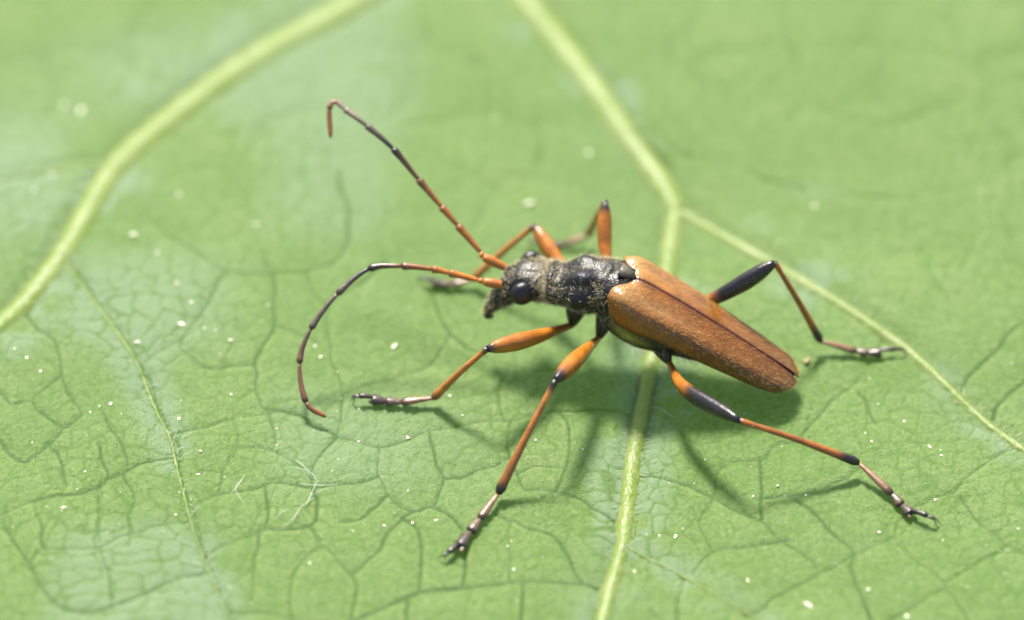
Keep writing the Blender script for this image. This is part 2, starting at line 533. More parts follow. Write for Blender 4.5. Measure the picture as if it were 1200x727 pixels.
Z += 0.0012 * np.minimum(eF / 0.03, 1)
Z -= np.minimum(wM / 0.03, 0.8) * 0.024 * np.exp(-(offM / 0.035) ** 2)  # main veins lie in troughs
Z += rng.normal(0, 0.0015, Z.shape)                                 # grain of the upper skin
rr = np.hypot(GX, GY - 0.2)
Z -= 0.012 * np.maximum(rr - 3, 0) ** 2
bloom_sheen = 1.3 * np.exp(-(offM / (0.06 + 2.2 * wM)) ** 2) * sstep(-0.4, 0.5, vnoise(GX, GY, 3.2, 61)) * sstep(-0.7, 0.3, vnoise(GX, GY, 9, 63)) * np.minimum(wM / 0.014, 1) \
    + 0.75 * sstep(-0.1, 0.8, vnoise(GX, GY, 1.5, 62)) * sstep(0.4, -0.6, GX)  # wax beside the veins and over the left, with painted sky sheen
bloom_sheen = np.clip(bloom_sheen, 0, 1)


def leaf_z(x, y):
    i = int(np.clip(np.searchsorted(XS, x), 1, len(XS) - 1)); j = int(np.clip(np.searchsorted(YS, y), 1, len(YS) - 1))
    return float(Z[i - 1:i + 1, j - 1:j + 1].mean())


# outline: a broad lobed leaf round the petiole
BX, BY = P(548, -86, 0)[:2]
ang = np.arctan2(GX - BX, -(GY - BY))                   # 0 towards the tip (camera)
R_OUT = 6.4 + 0.9 * np.cos(5 * ang) + 0.25 * np.cos(17 * ang + 1)
R_OUT *= np.where(np.abs(ang) > 2.75, 1 - 0.8 * sstep(2.75, 3.1, np.abs(ang)), 1)
rad = np.hypot(GX - BX, GY - BY)
inside = rad <= R_OUT
sc_ = np.where(inside, 1, R_OUT / np.maximum(rad, 1e-6))
vx, vy = BX + (GX - BX) * sc_, BY + (GY - BY) * sc_
nx, ny = GX.shape
idx = np.arange(nx * ny).reshape(nx, ny)
q = np.stack([idx[:-1, :-1], idx[1:, :-1], idx[1:, 1:], idx[:-1, 1:]], -1).reshape(-1, 4)
q = q[inside.ravel()[q].any(1)]
under_vein = (dM < 0.7 * wM) & (wM > 0.012)
q = q[~under_vein.ravel()[q].all(1)]                  # there the rib itself is the blade
used = np.zeros(nx * ny, bool); used[q.ravel()] = True
remap = np.cumsum(used) - 1
pts = np.stack([vx.ravel(), vy.ravel(), Z.ravel()], 1)[used]

leaf = empty('leaf', (BX, BY, 0))
tag(leaf, 'broad green leaf with sunken net of veins that the beetle stands on', 'leaf')
off = V((BX, BY, 0))
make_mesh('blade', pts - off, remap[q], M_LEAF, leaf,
          attrs={'crease': crease.ravel()[used], 'fine': fine.ravel()[used], 'bloom_sheen': bloom_sheen.ravel()[used], 'rim': rim.ravel()[used]})

vein_hair_seeds = []
for k, ((px, w0, w1), path) in enumerate(zip(MAIN, MAIN_P)):
    n = len(path)
    wl = np.linspace(w0, w1, n) * K
    wl *= 1 + 0.10 * np.sin(np.arange(n) * 1.7 + k) * rng.uniform(0.3, 1, n)
    if k in (4, 5, 6, 9):
        wl[-6:] *= np.linspace(1, 0.35, 6)
    z = np.array([leaf_z(x, y) for x, y in path])
    z = np.convolve(np.pad(z, 3, mode='edge'), np.ones(7) / 7, 'valid')
    t = np.gradient(path, axis=0); t /= np.linalg.norm(t, axis=1)[:, None]
    s = np.stack([-t[:, 1], t[:, 0]], 1)
    cs = np.linspace(-1.5, 1.5, 13)
    prof = (0.5 + 0.5 * np.cos(np.pi * cs / 1.5)) ** 0.5                 # flares into the blade on both sides
    vv = np.zeros((n, 13, 3))
    vv[..., :2] = path[:, None, :] + cs[None, :, None] * wl[:, None, None] * s[:, None, :]
    small = k in (4, 5, 6, 9)
    vv[..., 2] = z[:, None] - 0.012 + (0.012 + wl[:, None] * (0.40 if small else 0.50)) * prof[None, :]
    ii = np.arange(n * 13).reshape(n, 13)
    fq = np.stack([ii[:-1, :-1], ii[1:, :-1], ii[1:, 1:], ii[:-1, 1:]], -1).reshape(-1, 4)[:, ::-1]
    make_mesh('vein', vv.reshape(-1, 3) - off, fq, M_VEINLET if small else M_VEIN, leaf)
    if k in (0, 2, 3, 4):
        for i in range(n):
            vein_hair_seeds += [(vv[i, c], np.array([s[i, 0] * sg, s[i, 1] * sg, 0.8])) for c, sg in ((2, -1), (10, 1), (6, 0.4))]
pet, _ = catmull([(0, 0, -0.06), (0.3, 1.2, -0.6), (0.8, 3.4, -5), (1.2, 5.2, -30), (1.6, 5.6, -76)], 10)
v, f = sweep(pet, np.linspace(0.16, 0.34, len(pet)), nseg=12)
make_mesh('petiole', v, f, M_VEIN, leaf)


def hair_mesh(name, roots, dirs, lens, width, color, mat, parent, offset=(0, 0, 0), bend=0.3):
    """Many tapering bristles, each two quads folded across, in one object."""
    n = len(roots)
    roots = np.asarray(roots) - np.asarray(offset); dirs = np.asarray(dirs)
    dirs = dirs / (np.linalg.norm(dirs, axis=1)[:, None] + 1e-9)
    rnd = rng.normal(size=(n, 3))
    side = np.cross(dirs, rnd); side /= np.linalg.norm(side, axis=1)[:, None] + 1e-9
    sd2 = np.cross(dirs, side)
    L = np.asarray(lens)[:, None]
    mid = roots + dirs * L * 0.55 + sd2 * L * bend * 0.12
    tip = roots + dirs * L + sd2 * L * bend * 0.4
    wd = width
    b2 = np.cross(dirs, side)
    vs = np.stack([roots - side * wd, roots + side * wd, roots + b2 * wd * 1.3,
                   mid - side * wd * .8, mid + side * wd * .8, mid + b2 * wd, tip], 1)
    base = (np.arange(n) * 7)[:, None]
    tri = np.array([[0, 1, 4], [0, 4, 3], [1, 2, 5], [1, 5, 4], [2, 0, 3], [2, 3, 5], [3, 4, 6], [4, 5, 6], [5, 3, 6]])
    fs = (base[:, :, None] + tri[None]).reshape(-1, 3)
    cols = np.repeat(np.asarray(color) if np.ndim(color) == 2 else np.tile(color, (n, 1)), 7, axis=0)
    o = make_mesh(name, vs.reshape(-1, 3), fs, mat, parent, colors=cols)
    tag(o, kind='stuff')
    return o


vs_ = [vein_hair_seeds[i] for i in rng.permutation(len(vein_hair_seeds))[:900]]
hair_mesh('vein_hairs', [a for a, b in vs_], [b + rng.normal(0, 0.5, 3) for a, b in vs_], rng.uniform(0.015, 0.05, len(vs_)), 0.0009,
          (0.5, 0.55, 0.35), M_HAIR, leaf, off)

# ------------------------------------------------------------------ the beetle
foot = P(740, 430, 0)
beetle = empty('longhorn_beetle', (foot.x, foot.y, leaf_z(foot.x, foot.y)))
tag(beetle, 'orange-brown longhorn beetle with black head and thorax standing on the green leaf', 'beetle')
B0 = V(beetle.location)

BLK = (0.008, 0.008, 0.0075); ORG = (0.36, 0.122, 0.011); DORG = (0.25, 0.086, 0.012); BRN = (0.12, 0.048, 0.018)
DRK = (0.012, 0.0095, 0.008); GRY = (0.10, 0.075, 0.055); TAN = (0.30, 0.20, 0.10); AMB = (0.36, 0.125, 0.012)

# ---- wing cases
S0, S1 = V(P(741, 322, 128)), V(P(938, 443, 22))
SUT, _ = catmull([S0, S0 * .68 + S1 * .32 + V((0, 0, 3.5 * K)), S0 * .34 + S1 * .66 + V((0, 0, 3.0 * K)), S1], 16)
tS = np.linspace(0, 1, len(SUT))
axis = (S1 - S0) / np.linalg.norm(S1 - S0)
LAT = np.cross(axis, (0, 0, 1)); LAT /= np.linalg.norm(LAT)        # towards the camera side
UPB = np.cross(LAT, axis)
NV = 30


def elytron(side):
    n = len(SUT)
    Wd = np.interp(tS, [0, .06, .14, .3, .5, .7, .85, .94, 1], [38, 44, 46, 43.5, 40, 35, 31, 28, 24]) * K
    Dp = np.interp(tS, [0, .08, .3, .6, .85, 1], [26, 31, 26, 22, 17, 10]) * K
    gap = np.interp(tS, [0, .55, .85, 1], [0.3, 0.3, 0.8, 2.4]) * K
    tt, _, _ = frames(SUT)
    vs = np.zeros((n, NV, 3))
    phi = np.linspace(0, math.radians(104), NV)
    for i in range(n):
        u = np.cross(LAT, tt[i])
        la = np.sin(np.minimum(phi, math.pi / 2)) ** 0.86
        la = np.where(phi > math.pi / 2, 1 - 0.10 * (phi - math.pi / 2) / 0.38, la)
        dr = (1 - np.cos(phi)) ** 1.35
        lift = 1.6 * np.exp(-(np.linspace(0, 1, NV) / 0.05) ** 2) * 0.8        # raised sutural rim
        sv_ = np.linspace(0, 1, NV)
        dis = (2.6 * np.exp(-((sv_ - 0.24) / 0.13) ** 2) - 1.6 * np.exp(-((sv_ - 0.55) / 0.08) ** 2)) * min(1, tS[i] * 6) * (1 - .7 * tS[i])
        hump = 3.2 * np.exp(-((tS[i] - .07) / .06) ** 2) * np.exp(-((phi - 1.0) / .45) ** 2)
        fwd = -15 * K * sstep(0.05, 0.75, la) * (1 - tS[i]) ** 3 * (1 - 0.85 * sstep(1.0, 1.75, phi))
        roll = 7 * K * math.exp(-(tS[i] / 0.03)) + 5 * K * math.exp(-((1 - tS[i]) / 0.04))
        pull = 1 - 0.05 * math.exp(-(tS[i] / 0.02))
        tipr = 1 if tS[i] < .97 else 0.8
        vs[i] = SUT[i] + side * LAT * (gap[i] + Wd[i] * la * pull * tipr)[:, None] + tt[i] * fwd[:, None] \
            + u * ((lift - dis + hump) * K - Dp[i] * dr - roll)[:, None]
        # rounded tip: the outer edge ends a little before the sutural end
        vs[i] -= tt[i] * (10 * K * sstep(.8, 1, tS[i]) * (la ** 3))[:, None]
    ii = np.arange(n * NV).reshape(n, NV)
    fq = np.stack([ii[:-1, :-1], ii[1:, :-1], ii[1:, 1:], ii[:-1, 1:]], -1).reshape(-1, 4)
    if side > 0:
        fq = fq[:, ::-1]
    s = np.linspace(0, 1, NV)[None, :]; t = tS[:, None]
    base = V((0.168, 0.058, 0.006))[None, None] + 0 * vs
    amber = V((0.22, 0.078, 0.007)) if side > 0 else V((0.33, 0.125, 0.006)); brown = V((0.088, 0.038, 0.007)); pale = V((0.32, 0.17, 0.05)); dark = V((0.07, 0.018, 0.006))  # far case painted a brighter amber, for light shining through it
    def mixc(c, k, f): return c * (1 - f[..., None]) + k * f[..., None]
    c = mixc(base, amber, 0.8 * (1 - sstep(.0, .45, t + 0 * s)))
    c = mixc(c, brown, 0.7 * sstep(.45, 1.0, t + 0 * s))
    c = mixc(c, V((0.25, 0.135, 0.05)), 0.65 * np.exp(-((s - .33) / .2) ** 2) * sstep(.6, .1, t))  # pale hair sheen on the disc, painted into the colour
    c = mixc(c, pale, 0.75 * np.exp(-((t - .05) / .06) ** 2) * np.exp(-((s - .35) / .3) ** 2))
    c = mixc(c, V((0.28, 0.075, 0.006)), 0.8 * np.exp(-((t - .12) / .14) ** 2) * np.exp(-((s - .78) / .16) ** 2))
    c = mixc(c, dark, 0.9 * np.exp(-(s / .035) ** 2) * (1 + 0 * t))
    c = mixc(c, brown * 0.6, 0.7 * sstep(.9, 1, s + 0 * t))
    nrm = np.cross(np.gradient(vs, axis=0).reshape(-1, 3), np.gradient(vs, axis=1).reshape(-1, 3)) * -side
    nrm /= np.linalg.norm(nrm, axis=1)[:, None] + 1e-12
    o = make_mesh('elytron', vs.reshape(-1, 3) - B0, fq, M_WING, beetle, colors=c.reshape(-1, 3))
    sm = o.modifiers.new('thickness', 'SOLIDIFY'); sm.thickness = 1.8 * K; sm.offset = -1
    ss = o.modifiers.new('smooth', 'SUBSURF'); ss.levels = 1; ss.render_levels = 1
    m = 1000
    i = rng.uniform(0, n - 1.01, m); j = rng.uniform(0.3, NV * 0.86, m)
    a = vs[i.astype(int), j.astype(int)]; b = vs[i.astype(int) + 1, j.astype(int)]; c2 = vs[i.astype(int), j.astype(int) + 1]
    root = a + (b - a) * (i % 1)[:, None] + (c2 - a) * (j % 1)[:, None]
    nr = nrm.reshape(n, NV, 3)[i.astype(int), j.astype(int)]
    d = axis[None] * 1.0 + nr * 0.2 + rng.normal(0, .16, (m, 3))
    hair_mesh('wing_hairs', root, d, rng.uniform(.010, .022, m), .00042, (0.55, 0.34, 0.10), M_HAIR, o, B0)
    return o


elytron(1); elytron(-1)

# ---- body: one continuous surface from muzzle to tail
def under(t, drop):
    i = t * (len(SUT) - 1); p = SUT[int(i)] + (SUT[min(int(i) + 1, len(SUT) - 1)] - SUT[int(i)]) * (i % 1)
    return p - UPB * drop * K


ST = [  # centre, half width, top, bottom (pixels)
    (V(P(569, 366, 49)), 4, 3, 3), (V(P(573, 360.5, 55)), 8, 6, 7), (V(P(582, 351, 66)), 12, 8.5, 12), (V(P(592, 340.5, 77)), 16, 12, 18),
    (V(P(603, 332, 86)), 20, 15, 22), (V(P(614, 326.5, 91.5)), 25, 18, 20), (V(P(626, 327.5, 92.5)), 26.5, 18.5, 22), (V(P(635, 328.5, 93)), 25.5, 18, 22),
    (V(P(641.5, 329, 94)), 23.5, 16.5, 20.5), (V(P(648, 330, 95)), 27, 19.5, 23), (V(P(661, 331, 97)), 27.5, 20.5, 26), (V(P(684, 332, 100)), 34, 25.5, 34),
    (V(P(706, 332, 102)), 33, 24, 32), (V(P(722, 332, 104)), 31, 21, 31), (under(.0, 28), 33, 25, 40), (under(.14, 36), 39, 26, 44),
    (under(.34, 34), 37, 27, 36), (under(.6, 25), 27, 20, 22), (under(.8, 17), 19, 12, 12), (under(.975, 8), 10, 4, 4)]
NB = 56
C, sp = catmull([s[0] for s in ST], 7)
dims, _ = catmull([s[1:] for s in ST], 7)
tt = np.gradient(C, axis=0)
for _ in range(3):
    tt[1:-1] = (tt[:-2] + tt[1:-1] * 2 + tt[2:]) / 4
tt /= np.linalg.norm(tt, axis=1)[:, None]
la = np.cross(tt, (0, 0, 1.0)); la /= np.linalg.norm(la, axis=1)[:, None]
HL = V((-0.20, -0.98, 0)); HL /= np.linalg.norm(HL)                  # the head is turned a little
wh = sstep(12, 8, sp)[:, None]
la = la * (1 - wh) + HL * wh; la /= np.linalg.norm(la, axis=1)[:, None]
up = np.cross(la, tt); up /= np.linalg.norm(up, axis=1)[:, None]
th = np.linspace(0, 2 * np.pi, NB, endpoint=False)
BUMPS = [(11.1, 66, 7, .55, 20), (11.1, 114, 3.5, .55, 20), (11.0, 90, -4.5, 1.0, 13), (10.8, 8, 6, .45, 22), (10.8, 172, 6, .45, 22),
         (12.6, 90, 3, .35, 30), (9.95, 90, -3.0, .35, 80), (9.1, 90, 2, .25, 90), (6, 90, -2.5, 1.2, 9), (3.9, 62, 4.5, .4, 18), (3.9, 118, 4.5, .4, 18),
         (3.9, 90, -3, .5, 12), (6.6, 20, 3, .6, 30), (6.6, 160, 3, .6, 30), (11.3, 45, -3, .8, 10), (11.3, 135, -3, .8, 10), (14.6, -30, 4, .5, 30), (15.4, -25, 5, .6, 25),
         (2.2, 90, 2, .5, 40), (5.2, 0, -4, .5, 25), (5.2, 180, -4, .5, 25)]
body = np.zeros((len(C), NB, 3))
BR = np.zeros((len(C), NB))
for i in range(len(C)):
    W_, T_, B_ = dims[i]
    cx = np.sign(np.cos(th)) * np.abs(np.cos(th)) ** .9
    sy = np.sign(np.sin(th)) * np.abs(np.sin(th)) ** .9
    e = np.zeros(NB)
    for bs, bt, am, ss_, st_ in BUMPS:
        dth = (np.degrees(th) - bt + 180) % 360 - 180
        e += am * math.exp(-((sp[i] - bs) / ss_) ** 2) * np.exp(-(dth / st_) ** 2)
    e += 0.5 * np.sin(th * 9 + sp[i] * 7) * np.sin(sp[i] * 11) * (sp[i] > 2)
    BR[i] = e
    hx = W_ * cx; hy = np.where(sy > 0, T_, B_) * sy
    r = np.hypot(hx, hy) + 1e-6
    hx *= (r + e) / r; hy *= (r + e) / r
    body[i] = C[i] + la[i] * (hx * K)[:, None] + up[i] * (hy * K)[:, None]
n = len(C)
bv = np.vstack([body.reshape(-1, 3), C[:1], C[-1:]])
bf = []
for i in range(n - 1):
    for j in range(NB):
        k = (j + 1) % NB
        bf.append((i * NB + j, (i + 1) * NB + j, (i + 1) * NB + k, i * NB + k))
for j in range(NB):
    k = (j + 1) % NB
    bf.append((n * NB, j, k)); bf.append((n * NB + 1, (n - 1) * NB + k, (n - 1) * NB + j))
bc = np.tile(V(BLK), (n, NB, 1))
deg = (np.degrees(th) + 180) % 360 - 180
for i in range(n):
    f1 = math.exp(-((sp[i] - 1.0) / 0.9) ** 2)
    bc[i] = bc[i] * (1 - .4 * f1) + V((0.12, 0.075, 0.02)) * .4 * f1
    f2 = math.exp(-((sp[i] - 15.1) / 0.5) ** 2) * np.exp(-((deg + 14) / 8) ** 2)
    bc[i] = bc[i] * (1 - f2[:, None]) + V((0.30, 0.26, 0.04)) * f2[:, None]
bcol = np.vstack([bc.reshape(-1, 3), bc[0, :1], bc[-1, :1]])
body_o = make_mesh('body', bv - B0, bf, M_BODY, beetle, colors=bcol)

# pubescence of head, thorax and breast
nrm = np.cross(np.gradient(body, axis=0).reshape(-1, 3), np.gradient(body, axis=1).reshape(-1, 3)).reshape(n, NB, 3)
nrm /= np.linalg.norm(nrm, axis=2)[..., None] + 1e-12
if (nrm[n // 2, NB // 4] @ up[n // 2]) < 0:
    nrm = -nrm
ie = int(np.searchsorted(sp, 4.85))
hl, ht, hu = la[ie], tt[ie], up[ie]
EYES = [C[ie] + hl * sg * 26.0 * K + hu * -0.5 * K + ht * 5 * K for sg in (1, -1)]
roots, dirs, lens, cols = [], [], [], []
lim = int(np.searchsorted(sp, 17.0))
while len(roots) < 7600:
    i = rng.uniform(0, lim - 1); j = int(rng.integers(0, NB)); s = np.interp(i, np.arange(n), sp)
    if s > 14.5 and 15 < deg[j] < 165: continue
    ii_ = int(i)
    dens = 0.75 - 0.10 * BR[ii_, j]                     # the polished bumps are bare
    if s < 3.6: dens = 0.38
    if 10.6 < s < 11.6 and BR[ii_, j] > 2.5: dens = 0.06
    dens *= min(1.0, dims[ii_][0] / 22)
    if rng.uniform() > dens: continue
    p = body[ii_, j] + (body[ii_ + 1, j] - body[ii_, j]) * (i - ii_) + (body[ii_, (j + 1) % NB] - body[ii_, j]) * rng.uniform()
    if min(np.linalg.norm(p - ec) for ec in EYES) < 16.5 * K: continue
    lay = rng.uniform(.15, .7)
    roots.append(p); dirs.append(nrm[ii_, j] * lay + tt[ii_] * (0.75 if s > 9 else -0.2) + rng.normal(0, .45, 3))
    lens.append(rng.uniform(.010, .021) * (1.6 if (s > 13.5 and deg[j] < 15) or rng.uniform() < .08 else 1.0))
    g = rng.uniform(.6, 1.1)
    cols.append((0.62 * g, 0.55 * g, 0.36 * g) if rng.uniform() < .7 else (0.62 * g, 0.46 * g, 0.15 * g))
hair_mesh('hairs', roots, dirs, lens, .00050, np.array(cols), M_HAIR, body_o, B0, bend=.5)

# scutellum, eyes, mouth
sc0 = SUT[0] - axis * 6 * K + UPB * 0.5 * K
tri = [sc0 - axis * 9 * K + LAT * 9 * K, sc0 - axis * 9 * K - LAT * 9 * K, sc0 + axis * 12 * K]
sv = tri + [p - UPB * 6 * K for p in tri] + [sc0 - axis * 4 * K + UPB * 1.0 * K]
make_mesh('scutellum', np.array(sv) - B0, [(0, 1, 6), (1, 2, 6), (2, 0, 6), (0, 3, 4, 1), (1, 4, 5, 2), (2, 5, 3, 0)], M_BODY, beetle,
          colors=np.tile((0.09, 0.078, 0.055), (7, 1)), smooth=True)
for sgn, c in zip((1, -1), EYES):
    v, f = ellipsoid(c, (ht * 14.0 * K - hu * 2 * K, hu * 14.6 * K + ht * 2 * K, hl * sgn * 11.0 * K), 28, 20)
    make_mesh('eye', v - B0, f if sgn > 0 else [q_[::-1] for q_ in f], M_EYE, beetle, colors=np.tile((0.006, 0.006, 0.007), (len(v), 1)))
for sgn in (1, -1):
    pth, _ = catmull([C[3] + la[3] * sgn * 5 * K, C[2] + la[2] * sgn * 6.5 * K - up[2] * 3 * K, C[0] + la[0] * sgn * 3.5 * K - up[0] * 6 * K, C[0] + la[0] * sgn * 0.6 * K - up[0] * 11 * K - tt[0] * 2 * K], 6)
    v, f = sweep(pth, np.interp(np.linspace(0, 1, len(pth)), [0, .5, 1], [4.0, 3.4, .8]) * K, nseg=10)
    make_mesh('mandible', v - B0, f, M_BODY, beetle, colors=np.tile((0.05, 0.03, 0.012), (len(v), 1)))

# ---- antennae: eleven segments each
def antenna(pts, cols):
    a = empty('antenna', tuple(V(P(*pts[0])) - B0), beetle)
    A0 = V(P(*pts[0]))
    W3 = [V(P(*p)) for p in pts]
    path, par = catmull(W3, 14)
    for k in range(len(pts) - 1):
        seg = path[k * 14:(k + 1) * 14 + 1]
        x = np.linspace(0, 1, 15)
        if k == 0: r = np.interp(x, [0, .08, .25, .65, .92, 1], [2.4, 3.5, 5.0, 5.9, 4.8, 2.6])
        elif k == 1: r = np.interp(x, [0, .2, .6, 1], [2.0, 3.2, 3.5, 2.2])
        else:
            b = 4.3 - 0.13 * (k - 2)
            r = np.interp(x, [0, .06, .15, .7, .9, .97, 1], [b * .55, b * .62, b * .70, b * .95, b * 1.16, b * 1.1, b * .7])
            if k == len(pts) - 2: r = np.interp(x, [0, .1, .6, .9, 1], [b * .7, b * .85, b * .95, b * .7, b * .25])
        v, f = sweep(seg, r * K, nseg=12)
        c0, c1 = V(cols[k]), V(cols[k + 1])
        rc = c0[None] * (1 - x)[:, None] + c1[None] * x[:, None]
        rc = rc * np.where((x > .9) & (k > 1), .62, 1.0)[:, None]
        make_mesh('antenna_segment', v - A0, f, M_LEG, a, colors=ring_colors(rc, 12))
    return a


antenna([(597, 336, 90), (566, 330, 97), (560, 328.5, 98), (526, 320, 106), (506, 315.6, 110), (470, 312, 112), (432, 315.6, 108), (395, 345, 92), (364, 386, 66), (351, 426, 40), (359, 472, 15), (382, 489, 4)],
        [ORG, ORG, ORG, ORG, DORG, BRN, DRK, GRY, GRY, (0.13, .06, .035), (0.12, .05, .025), DORG])
antenna([(597, 316, 91), (566, 301, 104), (563, 295.5, 107), (536, 264, 128), (517, 242, 143), (490, 210, 165), (460, 174, 190), (429, 147, 205), (404, 128, 213), (393, 119.5, 216), (386, 128, 210), (387.5, 162, 190)],
        [ORG, ORG, DORG, DORG, DORG, BRN, DRK, GRY, (0.2, .15, .11), (0.22, .14, .09), BRN, DORG])


# ---- legs
def leg(stn, side, femur, tib_end, tarsus, claws, kind, rf, rt, hind=False, label=None, border=.40):
    """coxa: point; femur: points base..knee; tarsus: points after the tibia; claws: two tip points."""
    i_ = int(np.searchsorted(sp, stn))
    inner = C[i_] - up[i_] * dims[i_][2] * .45 * K + la[i_] * side * 9 * K
    L0 = C[i_] - up[i_] * dims[i_][2] * .85 * K + la[i_] * side * 12 * K
    g = empty('leg', tuple(L0 - B0), beetle)
    if label: g['label'] = label

    def W(p):
        if p == 'auto':
            return L0 - up[i_] * 8 * K + la[i_] * side * 6 * K
        q_ = V(P(*p))
        if p[2] < 20:
            q_[2] += leaf_z(q_[0], q_[1]) * (1 if p[2] < 12 else .6) + 1.0 * K
        return q_
    fb = W(femur[0])
    # coxa and trochanter
    pth, _ = catmull([inner, inner * .45 + fb * .55 - V((0, 0, 1.5 * K)), fb], 6)
    v, f = sweep(pth, np.interp(np.linspace(0, 1, len(pth)), [0, .5, .85, 1], [13, 11, 6.5, 4]) * K, nseg=14)
    make_mesh('coxa', v - L0, f, M_BODY, g, colors=np.tile((0.03, 0.022, 0.012), (len(v), 1)))
    # femur
    pth, _ = catmull([W(p) for p in femur], 24 // (len(femur) - 1))
    x = np.linspace(0, 1, len(pth))
    r = np.interp(x, [0, .06, .2, .45, .68, .85, .95, 1], [.36, .42, .52, .82, 1.0, .86, .62, .30]) * rf
    r = np.convolve(np.pad(r, 1, mode='edge'), [.25, .5, .25], 'valid')
    v, f = sweep(pth, r * K * .86, r * K, nseg=18)
    fem_path, fem_r = pth, r
    if hind:
        xs, rows = [0, border - .05, border + .05, .95, 1], [DORG, ORG, DRK, DRK, DRK]
    elif kind == 'mid':
        xs, rows = [0, .1, .3, .86, .93, 1], [BRN, DORG, ORG, ORG, DRK, DRK]
    else:
        xs, rows = [0, .1, .3, .92, .96, 1], [DRK, DORG, ORG, ORG, BRN, DRK]
    cc = ring_colors(interp_rows(x, xs, rows), 18)
    if hind:                                       # ragged colour border
        cc = np.clip(cc, 0, 1)
    make_mesh('femur', v - L0, f, M_LEG, g, colors=cc)
    # tibia, slightly bowed, wider at the far end
    k0, k1 = W(femur[-1]), W(tib_end)
    mid = (k0 + k1) / 2 + V((0, 0, 2.5 * K))
    pth, _ = catmull([k0, mid, k1], 12)
    x = np.linspace(0, 1, len(pth))
    r = np.interp(x, [0, .05, .12, .5, .85, .96, 1], [.75, .8, .68, .82, 1.05, 1.2, .8]) * rt
    v, f = sweep(pth, r * K, r * K * .9, nseg=12)
    td = (0.34, 0.13, 0.022)
    if hind: xs, rows = [0, .04, .1, .8, .88, 1], [DRK, ORG, DORG, DORG, DRK, DRK]
    elif kind == 'mid': xs, rows = [0, .06, .12, .88, .94, 1], [DRK, DRK, td, DORG, DRK, DRK]
    else: xs, rows = [0, .04, .1, .9, .97, 1], [DRK, BRN, td, td, BRN, DRK]
    tib = make_mesh('tibia', v - L0, f, M_LEG, g, colors=ring_colors(interp_rows(x, xs, rows), 12))
    tdir = (k1 - k0) / np.linalg.norm(k1 - k0)
    sd = np.cross(tdir, (0, 0, 1)); sd /= np.linalg.norm(sd)
    for sg in (1, -1):                             # tibial spurs
        a = k1 - tdir * rt * 2.2 * K
        pth = np.linspace(a, a + tdir * 6 * K + sd * sg * 6.5 * K + V((0, 0, 4.0 * K)) * (sg < 0), 5)
        v, f = sweep(pth, np.linspace(1.3, .25, 5) * K, nseg=6)
        make_mesh('spur', v - L0, f, M_LEG, g, colors=np.tile(DRK, (len(v), 1)))
    # tarsus
    tp = [k1] + [W(p) for p in tarsus]
    tcols = [(0.19, 0.105, 0.05), (0.10, 0.066, 0.04), (0.055, 0.04, 0.028), (0.035, 0.025, 0.018)]
    rr_ = [(2.8, 5.0), (3.4, 6.2), (4.0, 7.0), (2.2, 3.2)]
    for s in range(4):
        a, b = tp[s], tp[s + 1]
        if s == 3:
            a = tp[2] * .35 + tp[3] * .65 + V((0, 0, 2.2 * K))
        mid = (a + b) / 2 + V((0, 0, (1.6 if s == 3 else .5) * K))
        pth, _ = catmull([a, mid, b], 6)
        x = np.linspace(0, 1, len(pth))
        w_ = np.interp(x, [0, .1, .8, .95, 1], [.6, .8, 1.0, .92, .55]) * (rr_[s][0] + (rr_[s][1] - rr_[s][0]) * x) * (rt / 4.2)
        v, f = sweep(pth, w_ * K, w_ * K * (.72 if s < 3 else .9), nseg=12)
        c = V(tcols[s]); cr = c[None] * np.interp(x, [0, .75, .9, 1], [1.15, .9, .3, .3])[:, None]
        col = ring_colors(cr, 12)
        if s == 2:                                 # split third segment: two lobes
            parts = [(v, f, col)]
            dd = (b - a); sd2 = np.cross(dd, (0, 0, 1)); sd2 /= np.linalg.norm(sd2)
            for sg in (1, -1):
                lp, _ = catmull([a + dd * .45, a + dd * .8 + sd2 * sg * 3.2 * K, b + dd * .22 + sd2 * sg * 4.6 * K], 5)
                lw = np.interp(np.linspace(0, 1, len(lp)), [0, .5, .85, 1], [2, 2.9, 2.3, .8]) * rt / 4.2
                v2, f2 = sweep(lp, lw * K, lw * K * .6, nseg=8)
                parts.append((v2, f2, np.tile((0.12, 0.085, 0.045), (len(v2), 1))))
            v, f, col = join(parts)
        make_mesh('tarsus_segment', v - L0, f, M_LEG, g, colors=col)
    e = tp[-1]
    dd = tp[-1] - tp[-2]; dd /= np.linalg.norm(dd)
    for cp in claws:
        t_ = W(cp); m1 = e * .55 + t_ * .45 + dd * 2.4 * K + V((0, 0, 2.2 * K))
        pth, _ = catmull([e - dd * 1.5 * K, e * .8 + t_ * .2 + dd * 1.6 * K + V((0, 0, .9 * K)), m1, t_], 6)
        v, f = sweep(pth, np.interp(np.linspace(0, 1, len(pth)), [0, .3, 1], [1.6, 1.5, .35]) * K, nseg=8)
        make_mesh('claw', v - L0, f, M_LEG, g, colors=np.tile(DRK, (len(v), 1)))
    # short bristles along femur, tibia and tarsus
    roots, dirs = [], []
    for _ in range(110):
        i = int(rng.integers(2, len(fem_path) - 2)); dv = fem_path[i + 1] - fem_path[i]; dv /= np.linalg.norm(dv)
        r0 = rng.normal(size=3); r0 -= dv * r0.dot(dv); r0 /= np.linalg.norm(r0)
        roots.append(fem_path[i] + r0 * fem_r[i] * K * .84); dirs.append(dv * .9 + r0 * .6 + rng.normal(0, .2, 3))
